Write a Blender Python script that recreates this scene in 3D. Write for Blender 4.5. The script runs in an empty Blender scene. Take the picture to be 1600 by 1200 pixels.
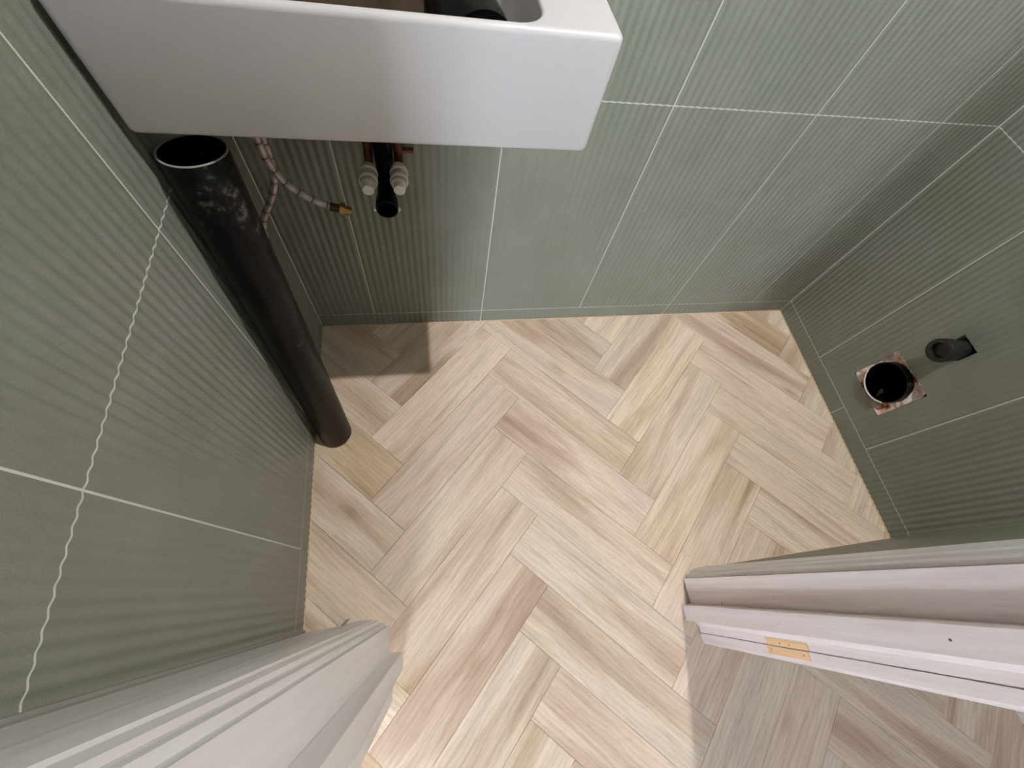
import bpy, bmesh, math, random
from mathutils import Vector, Matrix
random.seed(7)
scene = bpy.context.scene
C = scene.collection

# ------------------------------------------------------------------ camera
cam = bpy.data.cameras.new('camera'); cam_o = bpy.data.objects.new('camera', cam); C.objects.link(cam_o)
cam.sensor_fit = 'HORIZONTAL'; cam.sensor_width = 36.0
cam.lens = 655.8725 / 1600 * 36.0
cam.clip_start = 0.01
cam_o.matrix_world = Matrix(((0.981315, 0.062685, -0.181910, 0.3004),
                             (-0.134737, 0.898812, -0.417113, -0.7167),
                             (0.137356, 0.433830, 0.890463, 1.0647),
                             (0, 0, 0, 1)))
scene.camera = cam_o
# ------------------------------------------------------------------ world, lights, exposure
w = bpy.data.worlds.new('world'); scene.world = w; w.use_nodes = True
w.node_tree.nodes['Background'].inputs['Color'].default_value = (0.8, 0.85, 1.0, 1)
w.node_tree.nodes['Background'].inputs['Strength'].default_value = 0.0
vs = scene.view_settings
vs.view_transform = 'Standard'; vs.look = 'None'; vs.gamma = 1.0; vs.use_curve_mapping = False
vs.exposure = 0.14
ROOM_LAMP = (0.942, -0.418, 2.28); ROOM_W = 24.0; ROOM_COL = (1.0, 0.965, 0.945)
WINDOWS = [((-0.24, 0.04, 0.08, 1.00, -2.35), 43.0)]; WIN_COL = (0.76, 0.86, 1.0)   # (x0, x1, z0, z1, y), watts
def lamp_light(name, loc, power, col, size):
    l = bpy.data.lights.new(name, 'AREA'); l.shape = 'DISK'; l.size = size; l.energy = power; l.color = col
    o = bpy.data.objects.new(name, l); C.objects.link(o); o.location = loc
    return o
room_light = lamp_light('ceiling_spot_offscreen', ROOM_LAMP, ROOM_W, ROOM_COL, 0.035)
# daylight through the glazed panel at the end of the hallway, outside the picture
day_lights = []
for W_, p_ in WINDOWS:
    dl = bpy.data.lights.new('hall_window_offscreen', 'AREA'); dl.shape = 'RECTANGLE'; dl.size = W_[1]-W_[0]; dl.size_y = W_[3]-W_[2]; dl.energy = p_; dl.color = WIN_COL
    lo_ = bpy.data.objects.new('hall_window_offscreen', dl); C.objects.link(lo_)
    lo_.location = ((W_[0]+W_[1])/2, W_[4]+0.004, (W_[2]+W_[3])/2); lo_.rotation_euler = (math.pi/2, 0, math.pi)
    day_lights.append(lo_)

# ------------------------------------------------------------------ materials
def srgb(r, g, b):
    f = lambda c: (c/255/12.92) if c/255 <= 0.04045 else ((c/255+0.055)/1.055)**2.4
    return (f(r), f(g), f(b), 1.0)
class NT:
    def __init__(s, name):
        s.m = bpy.data.materials.new(name); s.m.use_nodes = True
        s.t = s.m.node_tree; s.b = s.t.nodes['Principled BSDF']
    def n(s, kind, **kw):
        x = s.t.nodes.new(kind)
        for k, v in kw.items():
            if k in x.inputs: x.inputs[k].default_value = v
            else: setattr(x, k, v)
        return x
    def l(s, a, b): s.t.links.new(a, b)
    def ramp(s, fac, stops):
        r = s.n('ShaderNodeValToRGB'); e = r.color_ramp.elements
        while len(e) < len(stops): e.new(0.5)
        for i, (p, c) in enumerate(stops):
            e[i].position = p; e[i].color = c
        s.l(fac, r.inputs['Fac']); return r
    def mix(s, fac, a, b, mode='MIX'):
        x = s.n('ShaderNodeMix'); x.data_type = 'RGBA'; x.blend_type = mode
        for sock, v in ((x.inputs[0], fac), (x.inputs[6], a), (x.inputs[7], b)):
            if hasattr(v, 'node'): s.l(v, sock)
            else: sock.default_value = v
        return x.outputs[2]
    def bump(s, h, strength, dist=0.001):
        b = s.n('ShaderNodeBump'); b.inputs['Strength'].default_value = strength; b.inputs['Distance'].default_value = dist
        s.l(h, b.inputs['Height']); s.l(b.outputs['Normal'], s.b.inputs['Normal'])
def plain(name, col, rough=0.5, metal=0.0, spec=0.5, noise=None):
    t = NT(name); t.b.inputs['Roughness'].default_value = rough; t.b.inputs['Metallic'].default_value = metal
    t.b.inputs['Specular IOR Level'].default_value = spec
    if noise:
        col2, sc = noise
        tc = t.n('ShaderNodeTexCoord'); nz = t.n('ShaderNodeTexNoise', Scale=sc, Detail=5.0)
        t.l(tc.outputs['Object'], nz.inputs['Vector'])
        r = t.ramp(nz.outputs['Fac'], [(0.35, col), (0.7, col2)])
        t.l(r.outputs['Color'], t.b.inputs['Base Color'])
    else:
        t.b.inputs['Base Color'].default_value = col
    return t.m

def tile_mat():
    t = NT('sage_glazed_tile'); tc = t.n('ShaderNodeTexCoord'); oi = t.n('ShaderNodeObjectInfo')
    add = t.n('ShaderNodeVectorMath', operation='ADD'); t.l(tc.outputs['Object'], add.inputs[0])
    sc = t.n('ShaderNodeVectorMath', operation='SCALE'); sc.inputs['Scale'].default_value = 7.0
    comb = t.n('ShaderNodeCombineXYZ')
    for k in 'XYZ': t.l(oi.outputs['Random'], comb.inputs[k])
    t.l(comb.outputs[0], sc.inputs[0]); t.l(sc.outputs[0], add.inputs[1])
    n1 = t.n('ShaderNodeTexNoise', Scale=9.0, Detail=3.0); t.l(add.outputs[0], n1.inputs['Vector'])
    n2 = t.n('ShaderNodeTexNoise', Scale=900.0, Detail=2.0); t.l(add.outputs[0], n2.inputs['Vector'])
    r = t.ramp(n1.outputs['Fac'], [(0.35, srgb(128, 132, 120)), (0.68, srgb(134, 137, 128))])
    r2 = t.ramp(n2.outputs['Fac'], [(0.35, (0.86, 0.86, 0.86, 1)), (0.65, (1.08, 1.08, 1.08, 1))])
    t.l(t.mix(1.0, r.outputs['Color'], r2.outputs['Color'], 'MULTIPLY'), t.b.inputs['Base Color'])
    t.b.inputs['Roughness'].default_value = 0.42
    t.b.inputs['Specular IOR Level'].default_value = 0.4
    t.bump(n2.outputs['Fac'], 0.12, 0.0006)
    return t.m

def wood_mat():
    t = NT('pale_oak_plank'); tc = t.n('ShaderNodeTexCoord'); oi = t.n('ShaderNodeObjectInfo')
    comb = t.n('ShaderNodeCombineXYZ')
    m1 = t.n('ShaderNodeMath', operation='MULTIPLY'); m1.inputs[1].default_value = 37.0
    m2 = t.n('ShaderNodeMath', operation='MULTIPLY'); m2.inputs[1].default_value = 91.0
    t.l(oi.outputs['Random'], m1.inputs[0]); t.l(oi.outputs['Random'], m2.inputs[0])
    t.l(m1.outputs[0], comb.inputs['X']); t.l(m2.outputs[0], comb.inputs['Y']); t.l(m1.outputs[0], comb.inputs['Z'])
    add = t.n('ShaderNodeVectorMath', operation='ADD')
    t.l(tc.outputs['Object'], add.inputs[0]); t.l(comb.outputs[0], add.inputs[1])
    def coords(sx, sy):
        mp = t.n('ShaderNodeMapping'); mp.inputs['Scale'].default_value = (sx, sy, 1)
        t.l(add.outputs[0], mp.inputs['Vector']); return mp.outputs[0]
    # warped coordinate so grain wanders
    wn = t.n('ShaderNodeTexNoise', Scale=1.0, Detail=2.0); t.l(coords(5, 16), wn.inputs['Vector'])
    broad = t.n('ShaderNodeTexNoise', Scale=1.0, Detail=3.0, Roughness=0.55, Distortion=0.4); t.l(coords(1.8, 13), broad.inputs['Vector'])
    band = t.n('ShaderNodeTexNoise', Scale=1.0, Detail=4.0, Roughness=0.6, Distortion=0.3); t.l(coords(4.0, 55), band.inputs['Vector'])
    fine = t.n('ShaderNodeTexNoise', Scale=1.0, Detail=4.0, Roughness=0.7); t.l(coords(45, 620), fine.inputs['Vector'])
    # cathedral rings from a distorted wave
    wv = t.n('ShaderNodeTexWave', Scale=3.2, Distortion=9.0, Detail=2.5); wv.bands_direction = 'Y'
    wv.inputs['Detail Scale'].default_value = 0.9; t.l(coords(2.4, 9), wv.inputs['Vector'])
    c1 = t.ramp(broad.outputs['Fac'], [(0.33, srgb(188, 164, 142)), (0.45, srgb(212, 193, 172)), (0.54, srgb(228, 212, 193)), (0.66, srgb(216, 201, 185))])
    c2 = t.ramp(band.outputs['Fac'], [(0.30, (0.80, 0.77, 0.73, 1)), (0.48, (1.0, 1.0, 1.0, 1)), (0.72, (1.05, 1.05, 1.06, 1))])
    c3 = t.ramp(fine.outputs['Fac'], [(0.33, (0.74, 0.71, 0.67, 1)), (0.47, (1.0, 1.0, 1.0, 1)), (0.8, (1.05, 1.05, 1.05, 1))])
    c4 = t.ramp(wv.outputs['Fac'], [(0.0, (0.88, 0.86, 0.82, 1)), (0.35, (1, 1, 1, 1)), (1.0, (1.02, 1.02, 1.02, 1))])
    x = t.mix(0.9, c1.outputs['Color'], c2.outputs['Color'], 'MULTIPLY')
    x = t.mix(0.75, x, c3.outputs['Color'], 'MULTIPLY')
    x = t.mix(0.7, x, c4.outputs['Color'], 'MULTIPLY')
    # knots
    vo = t.n('ShaderNodeTexVoronoi', Scale=1.0); t.l(coords(3.2, 9.0), vo.inputs['Vector'])
    kr = t.ramp(vo.outputs['Distance'], [(0.0, (0.45, 0.38, 0.30, 1)), (0.035, (0.72, 0.66, 0.58, 1)), (0.14, (1, 1, 1, 1))])
    x = t.mix(0.8, x, kr.outputs['Color'], 'MULTIPLY')
    x = t.mix(1.0, x, oi.outputs['Color'], 'MULTIPLY')
    t.l(x, t.b.inputs['Base Color'])
    t.b.inputs['Roughness'].default_value = 0.55; t.b.inputs['Specular IOR Level'].default_value = 0.25
    t.bump(fine.outputs['Fac'], 0.25, 0.0004)
    return t.m

def paint_mat(name, a, b, along=(60, 60, 2.0), rough=0.4):
    t = NT(name); tc = t.n('ShaderNodeTexCoord'); mp = t.n('ShaderNodeMapping'); mp.inputs['Scale'].default_value = along
    t.l(tc.outputs['Object'], mp.inputs['Vector'])
    nz = t.n('ShaderNodeTexNoise', Scale=1.0, Detail=5.0, Roughness=0.65); t.l(mp.outputs[0], nz.inputs['Vector'])
    r = t.ramp(nz.outputs['Fac'], [(0.3, a), (0.62, b)]); t.l(r.outputs['Color'], t.b.inputs['Base Color'])
    t.b.inputs['Roughness'].default_value = rough; t.bump(nz.outputs['Fac'], 0.12, 0.0005)
    return t.m

def black_plastic():
    t = NT('scuffed_black_plastic'); tc = t.n('ShaderNodeTexCoord')
    n1 = t.n('ShaderNodeTexNoise', Scale=75.0, Detail=7.0, Roughness=0.7); t.l(tc.outputs['Object'], n1.inputs['Vector'])
    mp = t.n('ShaderNodeMapping'); mp.inputs['Scale'].default_value = (14, 14, 5); t.l(tc.outputs['Object'], mp.inputs['Vector'])
    n2 = t.n('ShaderNodeTexNoise', Scale=1.0, Detail=3.0); t.l(mp.outputs[0], n2.inputs['Vector'])
    mul = t.n('ShaderNodeMath', operation='MULTIPLY'); t.l(n1.outputs['Fac'], mul.inputs[0]); t.l(n2.outputs['Fac'], mul.inputs[1])
    r = t.ramp(mul.outputs[0], [(0.27, (0.004, 0.004, 0.0045, 1)), (0.35, (0.009, 0.0088, 0.0085, 1)), (0.45, (0.10, 0.095, 0.09, 1))])
    t.l(r.outputs['Color'], t.b.inputs['Base Color']); t.b.inputs['Roughness'].default_value = 0.33; t.b.inputs['Specular IOR Level'].default_value = 0.13
    return t.m

def plaster_mat():
    t = NT('rough_plaster'); tc = t.n('ShaderNodeTexCoord')
    n1 = t.n('ShaderNodeTexNoise', Scale=30.0, Detail=5.0); t.l(tc.outputs['Object'], n1.inputs['Vector'])
    r = t.ramp(n1.outputs['Fac'], [(0.36, srgb(120, 78, 54)), (0.44, srgb(214, 168, 132)), (0.50, srgb(225, 208, 205)), (0.62, srgb(236, 228, 228)), (0.70, srgb(120, 105, 105))])
    t.l(r.outputs['Color'], t.b.inputs['Base Color']); t.b.inputs['Roughness'].default_value = 0.95
    t.bump(n1.outputs['Fac'], 0.8, 0.004)
    return t.m

def braid_mat():
    t = NT('braided_steel'); uv = t.n('ShaderNodeTexCoord')
    mp = t.n('ShaderNodeMapping'); mp.inputs['Scale'].default_value = (1, 1, 1); t.l(uv.outputs['UV'], mp.inputs['Vector'])
    wv = t.n('ShaderNodeTexWave', Scale=1.0); wv.bands_direction = 'Y'; t.l(mp.outputs[0], wv.inputs['Vector'])
    r = t.ramp(wv.outputs['Fac'], [(0.0, srgb(70, 55, 58)), (0.035, srgb(165, 155, 154)), (1.0, srgb(192, 184, 182))])
    t.l(r.outputs['Color'], t.b.inputs['Base Color']); t.b.inputs['Roughness'].default_value = 0.4; t.b.inputs['Metallic'].default_value = 0.5
    return t.m

M = dict(
    tile=tile_mat(), wood=wood_mat(),
    grout=plain('pale_grout', srgb(205, 208, 202), 0.85),
    caulk=plain('beige_caulk', srgb(214, 190, 156), 0.8),
    white_wall=plain('white_wall_paint', srgb(232, 230, 226), 0.8, noise=(srgb(226, 224, 222), 6)),
    subfloor=plain('dark_subfloor', srgb(70, 58, 46), 0.9),
    paint_white=paint_mat('white_gloss_paint', srgb(224, 222, 222), srgb(236, 234, 235)),
    paint_wood=paint_mat('primed_wood_paint', srgb(214, 200, 198), srgb(234, 224, 225)),
    bare_wood=paint_mat('bare_pine', srgb(206, 160, 118), srgb(232, 196, 156), (200, 200, 5)),
    ceramic=plain('white_ceramic', srgb(202, 200, 202), 0.28, spec=0.45),
    black=black_plastic(),
    rim=plain('pipe_cut_edge', srgb(150, 146, 144), 0.6),
    rubber=plain('black_rubber', (0.010, 0.010, 0.011, 1), 0.5),
    copper=plain('dull_copper', srgb(120, 74, 58), 0.45, 0.6, noise=(srgb(92, 60, 48), 60)),
    whiteplastic=plain('white_plastic', srgb(240, 238, 232), 0.35),
    greyplastic=plain('grey_plastic', srgb(196, 188, 178), 0.4),
    braid=braid_mat(),
    brass=plain('brass', srgb(176, 138, 88), 0.3, 0.9),
    darkmetal=plain('dark_crimp', srgb(70, 52, 42), 0.4, 0.7),
    plaster=plaster_mat(),
    smear=plain('white_plaster_smear', srgb(228, 222, 220), 0.9),
    cardboard=plain('brown_sheet', srgb(92, 76, 60), 0.9, noise=(srgb(70, 58, 46), 40)),
    debris=plain('beige_debris', srgb(150, 130, 90), 0.9),
    steel=plain('satin_steel', srgb(190, 190, 190), 0.3, 0.9),
)
lens = NT('lamp_lens'); lens.b.inputs['Emission Color'].default_value = (1, 0.95, 0.88, 1); lens.b.inputs['Emission Strength'].default_value = 4.0
M['lens'] = lens.m
pane = NT('daylit_pane'); pane.b.inputs['Base Color'].default_value = (0.8, 0.85, 0.9, 1); pane.b.inputs['Roughness'].default_value = 0.1; pane.b.inputs['Emission Color'].default_value = (0.88, 0.90, 1.0, 1); pane.b.inputs['Emission Strength'].default_value = 1.0
M['pane'] = pane.m

# ------------------------------------------------------------------ helpers
def link_mesh(name, me, mat, parent=None, smooth=False):
    if mat and not me.materials: me.materials.append(M[mat] if isinstance(mat, str) else mat)
    o = bpy.data.objects.new(name, me); C.objects.link(o)
    if parent: o.parent = parent
    if smooth:
        for p in me.polygons: p.use_smooth = True
    return o
def pydata(name, v, f, mat, parent=None, smooth=False):
    me = bpy.data.meshes.new(name); me.from_pydata(v, [], f); me.update()
    return link_mesh(name, me, mat, parent, smooth)
def from_bm(name, bm, mat, parent=None, smooth=False):
    bmesh.ops.recalc_face_normals(bm, faces=bm.faces)
    me = bpy.data.meshes.new(name); bm.to_mesh(me); bm.free()
    return link_mesh(name, me, mat, parent, smooth)
def box_bm(bm, x0, x1, y0, y1, z0, z1, bevel=0, seg=2):
    vs_ = [bm.verts.new(p) for p in ((x0,y0,z0),(x1,y0,z0),(x1,y1,z0),(x0,y1,z0),(x0,y0,z1),(x1,y0,z1),(x1,y1,z1),(x0,y1,z1))]
    fs = [bm.faces.new([vs_[i] for i in q]) for q in ((0,3,2,1),(4,5,6,7),(0,1,5,4),(1,2,6,5),(2,3,7,6),(3,0,4,7))]
    if bevel:
        bmesh.ops.bevel(bm, geom=list({e for f in fs for e in f.edges}), offset=bevel, segments=seg, affect='EDGES', profile=0.5)
def box(name, x0, x1, y0, y1, z0, z1, mat, parent=None, bevel=0, seg=2):
    bm = bmesh.new(); box_bm(bm, x0, x1, y0, y1, z0, z1, bevel, seg); return from_bm(name, bm, mat, parent)
def prism(name, poly, z0, z1, mat, parent=None):
    n = len(poly)
    v = [(x, y, z0) for x, y in poly] + [(x, y, z1) for x, y in poly]
    f = [tuple(range(n)), tuple(range(n, 2*n))] + [(i, (i+1) % n, n+(i+1) % n, n+i) for i in range(n)]
    bm = bmesh.new(); bv = [bm.verts.new(p) for p in v]
    for q in f: bm.faces.new([bv[i] for i in q])
    return from_bm(name, bm, mat, parent)
def frame_axes(ax):
    ax = Vector(ax).normalized(); ref = Vector((0, 0, 1)) if abs(ax.z) < 0.9 else Vector((1, 0, 0))
    a = ax.cross(ref).normalized(); b = ax.cross(a).normalized(); return ax, a, b
def revolve(name, prof, base, axis, mat, parent=None, seg=40, closed=False, smooth=True, sharp=35):
    """prof: list of (distance along axis, radius)"""
    ax, a, b = frame_axes(axis); base = Vector(base); v = []; f = []
    for d, r in prof:
        for k in range(seg):
            t = 2*math.pi*k/seg
            v.append(base + ax*d + a*(r*math.cos(t)) + b*(r*math.sin(t)))
    n = len(prof); R_ = range(n if closed else n-1)
    for i in R_:
        j = (i+1) % n
        for k in range(seg):
            k2 = (k+1) % seg; f.append((i*seg+k, i*seg+k2, j*seg+k2, j*seg+k))
    if not closed:
        f.append(tuple(range(seg))[::-1]); f.append(tuple((n-1)*seg+k for k in range(seg)))
    bm = bmesh.new(); bv = [bm.verts.new(p) for p in v]
    for q in f: bm.faces.new([bv[i] for i in q])
    o = from_bm(name, bm, mat, parent)
    me = o.data
    for p in me.polygons: p.use_smooth = True
    me.set_sharp_from_angle(angle=math.radians(sharp))
    return o
def sweep(name, pts, r, mat, parent=None, seg=12, sub=8, uvs=(1.0, 1.0)):
    P = [Vector(p) for p in pts]; path = []
    for i in range(len(P)-1):
        p0 = P[max(i-1, 0)]; p1 = P[i]; p2 = P[i+1]; p3 = P[min(i+2, len(P)-1)]
        for s in range(sub):
            t = s/sub
            path.append(0.5*((2*p1)+(p2-p0)*t+(2*p0-5*p1+4*p2-p3)*t*t+(3*p1-p0-3*p2+p3)*t**3))
    path.append(P[-1]); v = []; f = []; uv = []
    T = (path[1]-path[0]).normalized(); _, a, b = frame_axes(T); L_ = 0; Ls = []
    for i, p in enumerate(path):
        t2 = (path[min(i+1, len(path)-1)]-path[max(i-1, 0)]).normalized()
        a = (a - t2*a.dot(t2)).normalized(); b = t2.cross(a)
        if i: L_ += (p-path[i-1]).length
        Ls.append(L_)
        for k in range(seg):
            th = 2*math.pi*k/seg; v.append(p+a*(r*math.cos(th))+b*(r*math.sin(th)))
    for i in range(len(path)-1):
        for k in range(seg):
            k2 = (k+1) % seg; f.append((i*seg+k, i*seg+k2, (i+1)*seg+k2, (i+1)*seg+k))
            uv.append([(k/seg*uvs[0], Ls[i]*uvs[1]), ((k+1)/seg*uvs[0], Ls[i]*uvs[1]), ((k+1)/seg*uvs[0], Ls[i+1]*uvs[1]), (k/seg*uvs[0], Ls[i+1]*uvs[1])])
    nq = len(f); f.append(tuple(range(seg))[::-1]); f.append(tuple((len(path)-1)*seg+k for k in range(seg)))
    me = bpy.data.meshes.new(name); me.from_pydata([tuple(q) for q in v], [], f); me.update()
    ul = me.uv_layers.new(name='UVMap')
    for pi in range(nq):
        p = me.polygons[pi]
        for j, li in enumerate(p.loop_indices): ul.data[li].uv = uv[pi][j]
    return link_mesh(name, me, mat, parent, True), path
def tag(o, label=None, cat=None, group=None, kind=None):
    if label: o['label'] = label
    if cat: o['category'] = cat
    if group: o['group'] = group
    if kind: o['kind'] = kind
    return o
def empty(name, loc=(0, 0, 0)):
    o = bpy.data.objects.new(name, None); C.objects.link(o); o.location = loc; o.empty_display_size = 0.05; return o
def cut(o, cutters):
    for c in cutters:
        m = o.modifiers.new('cut', 'BOOLEAN'); m.operation = 'DIFFERENCE'; m.object = c; m.solver = 'EXACT'
    dg = bpy.context.evaluated_depsgraph_get()
    me = bpy.data.meshes.new_from_object(o.evaluated_get(dg)); o.modifiers.clear(); o.data = me
def drop(objs):
    for c in objs:
        me = c.data; bpy.data.objects.remove(c); bpy.data.meshes.remove(me)

# ------------------------------------------------------------------ room dimensions
RX = 1.5; FY = -0.757; HALLY = -0.8905; CEIL = 2.36
PITCH = 0.015; AMP = 0.0008; STRIP = 0.0537; TH = 0.6006; JOINT = 0.0024
def wave(s): return -AMP*math.cos(2*math.pi*s/PITCH)      # valley on the joints

tile_cache = {}
def tile_mesh(s0, s1, h, holes=()):
    """tile whose front faces local -y; s measured from a joint line so ribs stay in phase; holes = (xa, xb, za, zb)"""
    key = (round(s0 % PITCH, 5), round(s1-s0, 4), round(h, 4), tuple(holes))
    if key in tile_cache: return tile_cache[key]
    ph = s0 % PITCH; wd = s1-s0; n = max(6, int(round(wd/PITCH*8))); v = []; f = []
    xs = sorted({wd*i/n for i in range(n+1)} | {q for c in holes for q in c[:2]}); zs = sorted({0, h} | {q for c in holes for q in c[2:]})
    n = len(xs)-1; nz = len(zs)
    for x in xs:
        for z in zs: v.append((x, -wave(x+ph), z))
    inside = lambda x, z: any(c[0] < x < c[1] and c[2] < z < c[3] for c in holes)
    for i in range(n):
        for j in range(nz-1):
            if inside((xs[i]+xs[i+1])/2, (zs[j]+zs[j+1])/2): continue
            f.append((i*nz+j, (i+1)*nz+j, (i+1)*nz+j+1, i*nz+j+1))
    nf = len(f); b = len(v)                                # separate rim so the edges stay crisp
    for x in xs: v.append((x, -wave(x+ph), 0)); v.append((x, 0.006, 0)); v.append((x, -wave(x+ph), h)); v.append((x, 0.006, h))
    for i in range(n):
        q = b+4*i; f.append((q, q+1, q+5, q+4)); f.append((q+2, q+6, q+7, q+3))
    q = b; f.append((q, q+2, q+3, q+1)); q = b+4*n; f.append((q, q+1, q+3, q+2))
    if not holes:
        q = b; r = b+4*n; f.append((q+1, q+3, r+3, r+1))
    for xa, xb, za, zb in holes:                           # cut edges of the holes
        c = len(v); cs = [(xa, za), (xb, za), (xb, zb), (xa, zb)]
        for x, z in cs: v.append((x, -wave(x+ph), z)); v.append((x, 0.006, z))
        for i in range(4): f.append((c+2*i, c+2*((i+1) % 4), c+2*((i+1) % 4)+1, c+2*i+1))
    me = bpy.data.meshes.new('tile'); me.from_pydata(v, [], f); me.update()
    for i, p in enumerate(me.polygons): p.use_smooth = i < nf
    me.materials.append(M['tile']); tile_cache[key] = me
    return me

def tiled_wall(wall, origin, rot, cols, strip_cols, length, z1, phase0, holes=()):
    """cols: joint positions along the wall (s from origin); ribs phased so phase0 is a joint"""
    R_ = Matrix.Rotation(rot, 4, 'Z'); O = Vector(origin); g = JOINT/2; out = {}
    rows = [STRIP + TH*k for k in range(4)] + [z1]
    def put(s0, s1, za, zb, key):
        hs = tuple((c[0]-s0, c[1]-s0, c[2]-za, c[3]-za) for c in holes if c[0] > s0 and c[1] < s1 and c[2] > za and c[3] < zb)
        me = tile_mesh(s0-phase0, s1-phase0, zb-za, hs)
        o = bpy.data.objects.new('tile', me); C.objects.link(o)
        o.matrix_world = Matrix.Translation(O) @ R_ @ Matrix.Translation((s0, 0, za)); o.parent = wall
        out[key] = o
    for i in range(len(strip_cols)-1): put(strip_cols[i]+g, strip_cols[i+1]-g, 0.0, STRIP-g, ('s', i))
    for r in range(4):
        if rows[r+1] - rows[r] < 0.02: continue
        for i in range(len(cols)-1): put(cols[i]+g, cols[i+1]-g, rows[r]+g, rows[r+1]-g, (r, i))
    # grout sheet just under the glaze, following the same ribs
    n = int(length/PITCH*8); v = []; f = []
    xs = sorted({length*i/n for i in range(n+1)} | {q for c in holes for q in c[:2]}); zs = sorted({0, z1} | {q for c in holes for q in c[2:]}); nz = len(zs)
    for x in xs:
        for z in zs: v.append((x, -wave(x-phase0)+0.00015, z))
    for i in range(len(xs)-1):
        for j in range(nz-1):
            xm = (xs[i]+xs[i+1])/2; zm = (zs[j]+zs[j+1])/2
            if any(c[0] < xm < c[1] and c[2] < zm < c[3] for c in holes): continue
            f.append((i*nz+j, (i+1)*nz+j, (i+1)*nz+j+1, i*nz+j+1))
    go = pydata('grout', v, f, 'grout', wall, True); go.matrix_world = Matrix.Translation(O) @ R_
    return out, go

H = math.pi/2
# floor ---------------------------------------------------------------
floor = box('floor', -0.75, 1.75, -2.45, 0.12, -0.06, -0.005, 'subfloor'); tag(floor, 'pale oak plank floor laid in a herringbone pattern', 'floor', kind='structure')
PW = 0.1130; PL = 4*PW
def plank_mesh():
    bm = bmesh.new(); e = 0.00024
    box_bm(bm, e-PL/2, PL/2-e, e-PW/2, PW/2-e, -0.005, 0.0)
    top = [ed for ed in bm.edges if all(abs(v.co.z) < 1e-6 for v in ed.verts)]
    bmesh.ops.bevel(bm, geom=top, offset=0.0006, segments=1, affect='EDGES')
    bmesh.ops.recalc_face_normals(bm, faces=bm.faces)
    me = bpy.data.meshes.new('plank'); bm.to_mesh(me); bm.free(); me.materials.append(M['wood']); return me
pm = plank_mesh(); r2 = math.sqrt(0.5)
U = Vector((r2, r2)); V = Vector((r2, -r2)); T0 = Vector((0.5315, -0.4222))
PK = (1.02, 0.98, 0.975); WM = (1.015, 0.99, 0.955); OC = (1.0, 0.94, 0.84); GR = (1.0, 0.995, 0.99)
TONES = [(x, y, tuple(v*c for c in k)) for x, y, v, k in (      # printed shade of the planks that stand out
    (0.971, -0.222, 1.08, WM), (0.971, -0.382, 0.97, WM), (0.971, -0.542, 1.02, WM), (0.971, -0.702, 0.98, WM), (0.651, -0.143, 0.99, PK),
    (1.291, -0.143, 0.97, PK), (1.291, -0.302, 0.98, WM), (1.291, -0.462, 0.95, WM), (1.291, -0.622, 0.93, WM), (0.971, -0.063, 0.97, GR),
    (0.012, -0.143, 0.97, WM), (0.012, -0.302, 0.96, OC), (0.012, -0.462, 0.95, GR), (0.012, -0.622, 0.95, WM),
    (0.332, -0.063, 0.97, GR), (0.332, -0.222, 1.05, WM), (0.332, -0.382, 0.95, PK), (0.332, -0.542, 0.98, WM), (0.332, -0.702, 0.96, WM),
    (0.332, -0.862, 0.95, PK), (0.332, -1.021, 0.96, GR), (0.651, -0.302, 1.0, WM), (0.651, -0.462, 1.01, PK), (0.651, -0.622, 0.97, WM),
    (0.651, -0.782, 0.97, GR), (0.651, -0.942, 0.96, GR), (0.651, -1.101, 0.96, PK),
    (0.971, -0.862, 0.96, PK), (0.971, -1.021, 0.95, PK), (0.971, -1.181, 0.95, PK), (1.291, -0.942, 0.88, PK), (1.291, -1.101, 0.93, PK),
    (1.291, -1.261, 0.93, PK), (1.610, -1.021, 0.95, PK), (1.610, -1.181, 0.95, PK))]
def tone_at(x, y):
    for tx, ty, c in TONES:
        if abs(tx-x) < 0.03 and abs(ty-y) < 0.03: return c
    k = random.random(); v = 0.90 + 0.17*random.random()
    warm = random.uniform(-0.005, 0.03)
    return (v*(1+warm), v, v*(1-warm*1.8))
planks = []
for m in range(-4, 5):
    for k in range(-14, 24):
        t = T0 + U*(8*PW*m) + (V-U)*(PW*k)
        for kind in (0, 1):
            c = t - U*(PL/2) - V*(PW/2) if kind == 0 else t + V*(PL/2) - U*(PW/2)
            ang = math.pi/4 if kind == 0 else -math.pi/4
            ex = (PL+PW)/2*r2
            if c.x+ex < -0.60 or c.x-ex > 1.62 or c.y-ex > 0.01 or c.y+ex < -2.15: continue
            if c.x+ex < 0.0 and c.y-ex > HALLY: continue            # wholly under the side wall
            if c.x < -0.12 and c.y > -0.6: continue
            o = bpy.data.objects.new('plank', pm); C.objects.link(o); o.parent = floor
            o.location = (c.x, c.y, 0); o.rotation_euler = (0, 0, ang + (math.pi if random.random() < 0.5 else 0))
            tn = tone_at(c.x, c.y); o.color = (tn[0], tn[1], tn[2], 1); planks.append(o)

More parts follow.
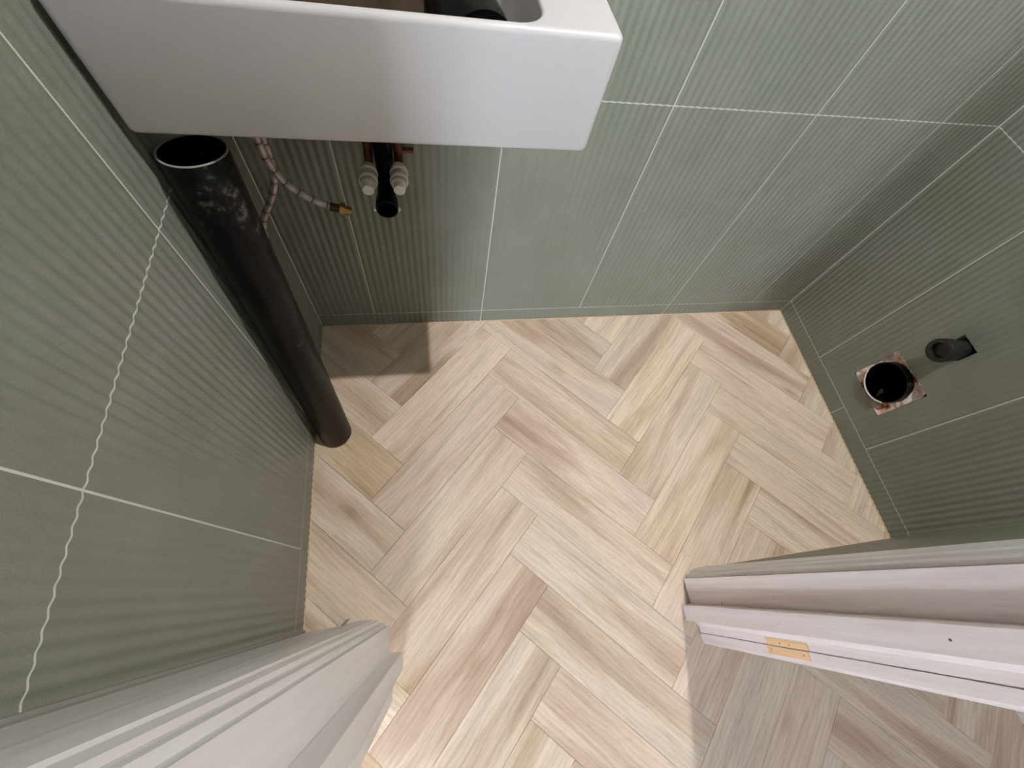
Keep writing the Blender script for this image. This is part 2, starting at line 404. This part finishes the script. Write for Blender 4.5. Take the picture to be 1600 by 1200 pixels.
# walls ---------------------------------------------------------------
wall_back = box('wall_back', -0.15, RX+0.15, 0.0065, 0.12, 0, CEIL, 'white_wall')
tag(wall_back, 'sage green ribbed tile wall behind the washbasin', 'wall', kind='structure')
bt, bg = tiled_wall(wall_back, (0, 0, 0), 0, [0, 0.15, 0.45, 0.75, 1.05, 1.35, RX], [0, 0.45, 1.05, RX], RX, CEIL, 0.15)
wall_left = box('wall_left', -0.12, -0.0065, FY-0.12, 0.0065, 0, CEIL, 'white_wall')
tag(wall_left, 'sage green ribbed tile wall behind the leaning black pipe', 'wall', kind='structure')
lt, lg = tiled_wall(wall_left, (0, FY-0.012, 0), H, [0, FY*-1+0.012-0.599, FY*-1+0.012-0.299, -FY+0.012-0.001], [0, -FY+0.012-0.001], -FY+0.012, CEIL, FY*-1+0.012-0.299)
wall_right = box('wall_right', RX+0.0065, RX+0.12, FY-0.12, 0.0065, 0, CEIL, 'white_wall')
tag(wall_right, 'sage green ribbed tile wall with drain holes', 'wall', kind='structure')
rt, rg = tiled_wall(wall_right, (RX, 0, 0), -H, [0.001, 0.2200, 0.5205, -FY], [0.001, 0.388, -FY], -FY, CEIL, 0.22, holes=((0.3135, 0.4475, 0.131, 0.2650), (0.3540, 0.4010, 0.354, 0.4005)))
wall_front = empty('wall_front'); tag(wall_front, 'front wall around the doorway, tiled beside the door frame', 'wall', kind='structure')
box('wall_panel', 0.90, RX+0.12, HALLY, FY-0.0065, 0, CEIL, 'white_wall', wall_front)
box('wall_panel', 0.0140, 0.142, HALLY, -0.772, 0, CEIL, 'white_wall', wall_front)
box('wall_panel', -0.12, 0.0140, HALLY, FY-0.1205, 0, CEIL, 'white_wall', wall_front)
box('gap_filler', -0.0065, 0.0140, FY-0.1205, -0.800, 0, CEIL, 'white_wall', wall_front)
box('wall_panel', 0.142, 0.90, HALLY, -0.772, 2.06, CEIL, 'white_wall', wall_front)
ft, fg = tiled_wall(wall_front, (RX, FY, 0), math.pi, [0.001, 0.235, RX-0.945], [0.001, RX-0.945], RX-0.945, CEIL, 0.235)
# holes in the right wall
c1 = box('cutter', RX-0.05, RX+0.09, -0.4475, -0.3135, 0.131, 0.2650, None)
c2 = box('cutter', RX-0.05, RX+0.09, -0.4010, -0.3540, 0.354, 0.4005, None)
cut(wall_right, [c1, c2])
drop([c1, c2])
ceiling = box('ceiling', -0.75, 1.75, -2.45, 0.12, CEIL, CEIL+0.05, 'white_wall'); tag(ceiling, 'plain white ceiling over the room and hallway', 'ceiling', kind='structure')
# hallway shell
for nm, a, lab in (('wall_hall_left', (-0.75, -0.65, -2.45, HALLY), 'white hallway wall on the side of the leaning pipe'),
                   ('wall_hall_right', (1.625, 1.75, -2.45, HALLY), 'white hallway wall above the short baseboard'),
                   ('wall_hall_far', (-0.65, 1.625, -2.45, -2.35), 'white hallway wall facing the doorway')):
    tag(box(nm, a[0], a[1], a[2], a[3], 0, CEIL, 'white_wall'), lab, 'wall', kind='structure')
def sub(o, parent):
    o.parent = parent; bpy.context.view_layer.update(); o.matrix_parent_inverse = parent.matrix_world.inverted(); return o
for wi, (WIN, _) in enumerate(WINDOWS):
    win = empty('window_%d' % (wi+1), ((WIN[0]+WIN[1])/2, WIN[4], WIN[2]))
    tag(win, 'narrow glazed panel at the end of the hallway', 'window', kind='structure')
    bpy.context.view_layer.update()
    sub(box('pane', WIN[0], WIN[1], WIN[4]-0.004, WIN[4]-0.001, WIN[2], WIN[3], 'pane'), win)
    for a in ((WIN[0]-0.05, WIN[0], WIN[2]-0.05, WIN[3]+0.05), (WIN[1], WIN[1]+0.05, WIN[2]-0.05, WIN[3]+0.05), (WIN[0], WIN[1], WIN[2]-0.05, WIN[2]), (WIN[0], WIN[1], WIN[3], WIN[3]+0.05)):
        sub(box('window_frame', a[0], a[1], WIN[4]-0.01, WIN[4]+0.02, a[2], a[3], 'paint_white'), win)
    sub(day_lights[wi], win)
# caulk line where tiles meet the planks, and corner beads
bead = bmesh.new()
box_bm(bead, 0.0, RX, -0.0022, 0.001, 0, 0.0022); box_bm(bead, -0.001, 0.0022, FY, 0, 0, 0.0022)
box_bm(bead, RX-0.0022, RX+0.001, FY, 0, 0, 0.0022); box_bm(bead, 0.945, RX, FY-0.001, FY+0.0022, 0, 0.0022)
tag(from_bm('trim_1', bead, 'caulk'), 'thin beige caulk line between floor planks and tiles', 'caulk', kind='structure')
bead = bmesh.new()
for x, y in ((0, 0), (RX, 0), (RX, FY)):
    sx = 1 if x == 0 else -1; sy = -1 if y == 0 else 1
    vb = [(x-sx*0.002, y-sy*0.002), (x+sx*0.0026, y-sy*0.002), (x-sx*0.002, y+sy*0.0026)]
    lo = [bead.verts.new((a, b, 0.055 if x else 0.01)) for a, b in vb]; hi = [bead.verts.new((a, b, CEIL)) for a, b in vb]
    bead.faces.new(lo); bead.faces.new(hi)
    for i in range(3): bead.faces.new((lo[i], lo[(i+1) % 3], hi[(i+1) % 3], hi[i]))
tag(from_bm('trim_2', bead, 'grout'), 'pale grout lines in the wall corners', 'grout', kind='structure')

# ------------------------------------------------------------------ door frame
door = empty('door_1', (0.52, -0.83, 0)); tag(door, 'white painted door frame with no door hung in it', 'door frame', kind='structure')
def dprism(name, poly, z0, z1, mat, parent=door):
    o = prism(name, poly, z0, z1, mat); o.parent = parent; o.matrix_parent_inverse = parent.matrix_world.inverted() if parent is door else Matrix(); return o
bpy.context.view_layer.update()
TOP = 2.05
jr = dprism('jamb', [(0.868, -0.7725), (0.899, -0.7725), (0.899, -0.8890), (0.8760, -0.8890), (0.8730, -0.8878), (0.8722, -0.8740), (0.8680, -0.8650)], 0.004, TOP, 'paint_wood')
jl = dprism('jamb', [(0.1735, -0.7715), (0.1425, -0.7715), (0.1425, -0.8890), (0.1735, -0.8890)], 0.0, TOP, 'paint_white')
dprism('head_jamb', [(0.1735, -0.772), (0.868, -0.772), (0.868, -0.889), (0.1735, -0.889)], TOP-0.03, TOP, 'paint_white')
sr = dprism('door_stop', [(0.8465, -0.8280), (0.8475, -0.8270), (0.8675, -0.8270), (0.8675, -0.8600), (0.8465, -0.8600)], 0.002, TOP-0.03, 'paint_wood')
sl = dprism('door_stop', [(0.1996, -0.8230), (0.1740, -0.8220), (0.1740, -0.8540), (0.1996, -0.8540)], 0.0, TOP-0.03, 'paint_white')
def arch(xs, s):   # moulded profile, xs = reveal edge, s = direction away from the opening
    pr = [(0, -0.7722), (0, -0.7668), (0.0015, -0.7650), (0.0060, -0.7640), (0.0085, -0.7650), (0.0110, -0.7640), (0.0130, -0.7600), (0.0200, -0.7575),
          (0.0225, -0.7585), (0.0245, -0.7560), (0.0400, -0.7540), (0.0560, -0.7532), (0.0640, -0.7540), (0.0680, -0.7575), (0.0680, -0.7722)]
    return [(xs+s*a, b) for a, b in pr]
dprism('architrave', arch(0.877, 1), 0.002, TOP+0.05, 'paint_white')
dprism('architrave', arch(0.165, -1), 0.0, TOP+0.05, 'paint_white')
def outer(xs, s):
    pr = [(0, -0.8895), (0, -0.9060), (0.0020, -0.9100), (0.0060, -0.9125), (0.0140, -0.9140), (0.0680, -0.9120), (0.0700, -0.9080), (0.0700, -0.8895)]
    return [(xs+s*a, b) for a, b in pr]
ar = dprism('architrave', outer(0.8728, 1), 0.002, TOP+0.05, 'paint_wood')
dprism('architrave', outer(0.1770, -1), 0.0, TOP+0.05, 'paint_white')
dprism('filler_strip', [(0.0120, -0.7590), (0.0970, -0.7575), (0.0970, -0.7715), (0.0120, -0.7715)], 0.0, TOP+0.05, 'paint_white')
dprism('edge_bead', [(0.0005, -0.7545), (0.0030, -0.7550), (0.0040, -0.7580), (0.0040, -0.7640), (0.0005, -0.7640)], 0.0, TOP+0.05, 'rim')
def sub(o, parent):
    o.parent = parent; bpy.context.view_layer.update(); o.matrix_parent_inverse = parent.matrix_world.inverted(); return o
# hinge recess bared to the wood: one half on the jamb, one on the architrave edge
hr1 = sub(box('hinge_recess', 0.8718, 0.8740, -0.8880, -0.8765, 0.2330, 0.3340, 'bare_wood'), jr)
hr2 = sub(box('hinge_recess', 0.8722, 0.8740, -0.9030, -0.8900, 0.2300, 0.3300, 'bare_wood'), ar)
# screw holes are drilled into the wood; each keeps a thin bare-wood lining
drill = {}
def hole(x, y, z, r, parent, through=()):
    c = revolve('cutter', [(-0.004, r), (0.012, r)], (x, y, z), (1, 0, 0), None, seg=12)
    for o in (parent,)+tuple(through): drill.setdefault(o.name, (o, []))[1].append(c)
    sub(revolve('screw_hole', [(0.0006, r+0.0002), (0.0115, r+0.0002), (0.0115, r-0.0002), (0.0006, r-0.0002)], (x, y, z), (1, 0, 0), 'bare_wood', closed=True, seg=12), parent)
for z in (0.268, 0.292): hole(0.8718, -0.8835, z, 0.0016, jr, (hr1,))
for z in (0.240, 0.318): hole(0.8722, -0.8955, z, 0.0016, ar, (hr2,))
hole(0.8465, -0.8456, 0.3185, 0.0013, sr); hole(0.8465, -0.8437, 0.5917, 0.0018, sr)
hole(0.8680, -0.8225, 0.1352, 0.0024, jr); hole(0.8680, -0.8110, 0.30, 0.0012, jr)
bpy.context.view_layer.update()
for o, cs in drill.values(): cut(o, cs)
drop({c.name: c for _, cs in drill.values() for c in cs}.values())
dprism('sliver', [(0.076, -0.7572), (0.0900, -0.7460), (0.0925, -0.7465), (0.0830, -0.7572)], 0.0, 0.05, 'greyplastic')
bb = prism('baseboard_hall', [(1.612, -1.186), (1.626, -1.186), (1.626, -0.912), (1.612, -0.912)], 0, 0.09, 'paint_white')
tag(bb, 'short white baseboard along the hallway wall', 'baseboard', kind='structure')

# ------------------------------------------------------------------ washbasin
bx0, bx1, byf, bz0, bz1 = 0.0075, 0.5075, -0.2510, 0.7350, 0.8600
basin = empty('washbasin', (0.2575, 0, bz0)); tag(basin, 'compact white ceramic washbasin hung in the tiled corner', 'washbasin')
bpy.context.view_layer.update()
def rrect(x0, x1, y0, y1, r, z, k=7):
    pts = []
    for cx_, cy_, a0 in ((x1-r, y0+r, -90), (x1-r, y1-r, 0), (x0+r, y1-r, 90), (x0+r, y0+r, 180)):
        for i in range(k+1):
            a = math.radians(a0+90*i/k); pts.append((cx_+r*math.cos(a), cy_+r*math.sin(a), z))
    return pts
loops = []; by1 = -0.0012; ro = 0.0062; q4 = [math.radians(90*i/5) for i in range(6)]
for a in q4:
    d = ro*(1-math.sin(a)); loops.append(rrect(bx0+d, bx1-0.003-d, byf+0.001+d, by1-d*0.2, 0.007, bz0+ro*(1-math.cos(a))))
for a in q4:
    d = ro*(1-math.cos(a)); loops.append(rrect(bx0-0.001+d, bx1+0.0005-d, byf+d, by1-d*0.2, 0.007, bz1-ro+ro*math.sin(a)))
wx0, wx1, wy0, wy1 = 0.050, 0.428, byf+0.0110, -0.065; fi = 0.0042; BF = bz0+0.048
for a in q4:
    d = fi*math.sin(a); loops.append(rrect(wx0-fi+d, wx1+fi-d, wy0-fi+d, wy1+fi-d, 0.030-d*0.5, bz1-fi*(1-math.cos(a))))
rb = 0.006
for a in q4:
    d = rb*(1-math.cos(a)); loops.append(rrect(wx0+0.012+d, wx1-0.014-d, wy0+0.004+d, wy1-0.010-d, 0.028-d*0.4, BF+rb*(1-math.sin(a))))
bm = bmesh.new(); rows_ = [[bm.verts.new(p) for p in L_] for L_ in loops]; nl = len(loops[0])
for i in range(len(rows_)-1):
    for k in range(nl): bm.faces.new((rows_[i][k], rows_[i][(k+1) % nl], rows_[i+1][(k+1) % nl], rows_[i+1][k]))
bm.faces.new(rows_[0][::-1]); bm.faces.new(rows_[-1])
body = from_bm('basin_body', bm, 'ceramic', smooth=True)
body.data.set_sharp_from_angle(angle=math.radians(50))
sub(body, basin)
sub(revolve('drain_ring', [(0, 0.018), (0.002, 0.022), (0.004, 0.022), (0.004, 0.016)], (0.22, -0.15, BF-0.0005), (0, 0, 1), 'steel', seg=28), basin)

# things lying in the basin
ax = Vector((-0.17, 1, 0.0)).normalized(); cpos = Vector((0.3700, -0.2225, BF+0.0376+0.0005))
off = empty('pipe_offcut', cpos); tag(off, 'short black plastic pipe offcut lying inside the white washbasin', 'pipe')
sub(revolve('tube', [(0, 0.0375), (0.115, 0.0375), (0.115, 0.0350), (0, 0.0350)], cpos, ax, 'black', closed=True), off)
sub(revolve('added_dark_disc', [(0.001, 0.0352), (0.006, 0.0352)], cpos, ax, 'rubber'), off)  # added dark disc, blots out the white showing in the open end
bm = bmesh.new(); rnd = random.Random(3)
for i in range(13):
    for j in range(9):
        bm.verts.new((0.072+0.250*i/12, -0.222+0.136*j/8, BF+0.003+0.056*(j/8)**1.3+0.007*(0.5+0.5*math.sin(i*0.9+j*0.6))+0.002*rnd.random()))
bm.verts.ensure_lookup_table()
for i in range(12):
    for j in range(8): bm.faces.new([bm.verts[q] for q in (i*9+j, (i+1)*9+j, (i+1)*9+j+1, i*9+j+1)])
bmesh.ops.solidify(bm, geom=bm.faces[:], thickness=0.0015)
tag(from_bm('brown_sheet', bm, 'cardboard', smooth=True), 'dark brown crumpled sheet lying in the bottom of the washbasin', 'sheet')

# ------------------------------------------------------------------ leaning black pipe
B = Vector((0.0490, -0.3260, 0)); T = Vector((0.0430, -0.2220, 0.6950)); axp = (T-B); LEN = axp.length; axp.normalize()
rp = 0.0378
tilt = rp*math.sqrt(axp.x**2+axp.y**2)
pipe = empty('drain_pipe', B); tag(pipe, 'long black plastic drain pipe leaning against the tiles under the washbasin', 'pipe')
Bs = B + Vector((0, 0, tilt*0.9))
sub(revolve('tube', [(0, rp-0.001), (0.0015, rp), (LEN-0.0008, rp), (LEN-0.0008, rp-0.0022), (0, rp-0.0025)], Bs, axp, 'black', closed=True, seg=56), pipe)
sub(revolve('cut_rim', [(LEN-0.0010, rp+0.0001), (LEN, rp-0.0002), (LEN, rp-0.0022), (LEN-0.0010, rp-0.0024)], Bs, axp, 'rim', closed=True, seg=56), pipe)

# ------------------------------------------------------------------ braided hoses
def hose(pts, label, nut_end):
    e = empty('flexible_hose', pts[-1]); tag(e, label, 'hose', 'hoses hanging from the washbasin')
    tube, path = sweep('braided_hose', pts, 0.0058, 'braid', uvs=(1.0, 14.0)); sub(tube, e)
    d = (path[-1]-path[-3]).normalized(); p = path[-1]
    if nut_end:
        sub(revolve('collar', [(-0.012, 0.0068), (0.006, 0.0072), (0.006, 0.004)], p, d, 'darkmetal', seg=20), e)
        sub(revolve('brass_nut', [(0.003, 0.0105), (0.011, 0.0112), (0.011, 0.0075), (0.022, 0.0065), (0.022, 0.003)], p, d, 'brass', seg=6, smooth=False), e)
    else:
        sub(revolve('collar', [(-0.002, 0.0066), (0.016, 0.0068), (0.016, 0.004)], p, d, 'darkmetal', seg=20), e)
    return e
hose([(0.088, -0.118, 0.752), (0.081, -0.119, 0.690), (0.0798, -0.12, 0.640), (0.0824, -0.12, 0.6074), (0.0944, -0.12, 0.5738), (0.1186, -0.12, 0.5482), (0.1486, -0.12, 0.5309), (0.1600, -0.12, 0.5265)],
     'braided hose with a brass nut hanging loose under the washbasin', True)
hose([(0.070, -0.090, 0.752), (0.0765, -0.09, 0.680), (0.0766, -0.09, 0.619), (0.0751, -0.09, 0.5845), (0.067, -0.09, 0.5499), (0.0505, -0.09, 0.5157), (0.0225, -0.09, 0.4700), (0.0120, -0.092, 0.425)],
     'braided hose curving down behind the leaning black pipe', False)

# ------------------------------------------------------------------ capped copper pipes and waste stub on the back wall
def capped(x, z, label):
    e = empty('copper_pipe', (x, 0, z)); tag(e, label, 'pipe', 'capped copper pipes under the washbasin')
    tb, _ = sweep('tube', [(x, -0.0115, 0.660), (x, -0.0115, z+0.022), (x, -0.0185, z+0.0055), (x, -0.0330, z), (x, -0.0620, z)], 0.0078, 'copper', seg=20); sub(tb, e)
    cap = sub(revolve('end_cap', [(0.044, 0.0105), (0.047, 0.0130), (0.058, 0.0145), (0.074, 0.0150), (0.076, 0.0150), (0.088, 0.0132), (0.0885, 0.0098), (0.100, 0.0094), (0.101, 0.0084)], (x, 0, z), (0, -1, 0), 'greyplastic', seg=28), e)
    for d in (0.058, 0.076):
        sub(revolve('ring', [(d, 0.0152), (d+0.003, 0.0158), (d+0.006, 0.0152), (d+0.006, 0.013), (d, 0.013)], (x, 0, z), (0, -1, 0), 'whiteplastic', seg=28, closed=True), cap)
    sub(revolve('button', [(0.0885, 0.0100), (0.1012, 0.0097), (0.1020, 0.0088)], (x, 0, z), (0, -1, 0), 'whiteplastic', seg=24), cap)
capped(0.2125, 0.5475, 'copper pipe with white push-fit cap, nearer the loose hose nut')
capped(0.2635, 0.5490, 'copper pipe with white push-fit cap, beside the copper wall bracket')
WB = Vector((0.2390, -0.1080, 0.5140))
ws = empty('waste_pipe', (0.2385, 0, 0.56)); tag(ws, 'open black waste pipe stub between the two capped copper pipes', 'pipe')
wt, _ = sweep('tube', [(0.2382, -0.0185, 0.640), (0.2382, -0.0185, 0.560), (0.2382, -0.0250, 0.530), (0.2385, -0.0480, 0.5155), (0.2390, -0.0950, 0.5140)], 0.0160, 'black', seg=28); sub(wt, ws)
sub(revolve('socket', [(0, 0.0162), (0.004, 0.0190), (0.024, 0.0190), (0.025, 0.0184), (0.025, 0.0164), (0.010, 0.0162), (0.010, 0.001)], WB+Vector((0, 0.025, 0)), (0, -1, 0), 'black', seg=36), ws)
for sx in (-1, 1):
    sub(revolve('clip', [(-0.002, 0.0030), (0.003, 0.0030)], WB+Vector((sx*0.0200, 0.004, -0.002)), (0, -1, 0), 'whiteplastic', seg=12), ws)
br = box('wall_bracket', 0.2545, 0.2900, -0.009, 0.0, 0.5500, 0.5560, 'copper', bevel=0.001)
tag(br, 'small copper wall bracket behind a capped copper pipe', 'bracket')

# ------------------------------------------------------------------ toilet drain and flush pipe on the right wall
pl_v = []; N = 48; rings = [0.0556, 0.060, 0.064, 0.070, 1.0]; rnd = random.Random(11)
cy, cz = -0.3785, 0.2010
for ri, rr in enumerate(rings):
    for k in range(N):
        t = 2*math.pi*k/N; dy, dz = math.cos(t), math.sin(t)
        # distance to the square hole's edge along this direction
        lim = []
        if dy > 1e-6: lim.append((-0.3139-cy)/dy)
        if dy < -1e-6: lim.append((-0.4471-cy)/dy)
        if dz > 1e-6: lim.append((0.2646-cz)/dz)
        if dz < -1e-6: lim.append((0.1314-cz)/dz)
        L_ = min(lim); r_ = min(rr, L_) if rr < 1 else L_
        dep = (0.006+0.004*rnd.random() if ri < 4 else 0.001*rnd.random()) + (0.010*(0.5+0.5*math.sin(3*t+1.1)) if 0 < ri < 4 else 0)
        pl_v.append((RX+dep-0.001, cy+dy*r_, cz+dz*r_))
pl_f = [(i*N+k, i*N+(k+1) % N, (i+1)*N+(k+1) % N, (i+1)*N+k) for i in range(len(rings)-1) for k in range(N)]
pp = pydata('plaster_patch', pl_v, pl_f, 'plaster', None); sub(pp, wall_right)
dp = empty('soil_pipe', (RX, cy, cz)); tag(dp, 'wide open black soil pipe set in the rough plastered hole', 'pipe')
sub(revolve('tube', [(0, 0.0550), (0.110, 0.0550), (0.110, 0.0515), (0.0015, 0.0515), (0, 0.053)], (RX-0.0110, cy, cz), (1, 0, 0), 'black', closed=True, seg=56), dp)
sub(revolve('backing', [(0.095, 0.0516), (0.105, 0.0516)], (RX-0.0110, cy, cz), (1, 0, 0), 'black', seg=40), dp)
arc = [(RX-0.0100, cy+0.0560*math.cos(t), cz+0.0560*math.sin(t)) for t in [math.radians(-140+115*i/10) for i in range(11)]]
sm, _ = sweep('plaster_smear', arc, 0.0026, 'smear', seg=8, sub=3); sub(sm, dp)
bm = bmesh.new(); rnd = random.Random(5)
for i in range(4):
    y0 = cy-0.008+rnd.uniform(-.012, .012); x0 = RX+0.01+rnd.uniform(-.008, .02); z0 = cz-0.0500
    vs_ = [bm.verts.new((x0+rnd.uniform(-.008, .008), y0+rnd.uniform(-.008, .008), z0+rnd.uniform(0.0, .006))) for _ in range(4)]
    bmesh.ops.convex_hull(bm, input=vs_)
sub(from_bm('debris', bm, 'debris'), dp)
fp = empty('flush_pipe', (RX, -0.378, 0.376)); tag(fp, 'narrow black pipe stub with rubber socket out of the small square hole', 'pipe')
sub(revolve('tube', [(-0.035, 0.0205), (0.05, 0.0212)], (RX, -0.378, 0.3765), (-1, 0, 0), 'rubber', seg=36), fp)
sub(revolve('rubber_socket', [(0.018, 0.0212), (0.032, 0.0262), (0.058, 0.0278), (0.062, 0.0265), (0.062, 0.0215), (0.060, 0.0185), (0.050, 0.0172), (0.051, 0.001)], (RX, -0.3785, 0.3760), (-1, 0, 0), 'rubber', seg=40), fp)

# ------------------------------------------------------------------ lamps
def lamp(name, loc, r, label, light):
    e = empty(name, (loc[0], loc[1], CEIL)); tag(e, label, 'lamp')
    h = CEIL-loc[2]
    sub(revolve('housing', [(0, r*1.25), (h-0.006, r*1.25), (h-0.006, r*1.02), (h-0.03, r*1.0), (h-0.03, 0.002)], (loc[0], loc[1], CEIL), (0, 0, -1), 'steel', seg=32), e)
    sub(revolve('lens', [(h-0.012, r*1.0), (h-0.004, r*0.9)], (loc[0], loc[1], CEIL), (0, 0, -1), 'lens', seg=24), e)
    sub(light, e)
lamp('ceiling_spot', ROOM_LAMP, 0.024, 'small round ceiling spot above the tiled room', room_light)
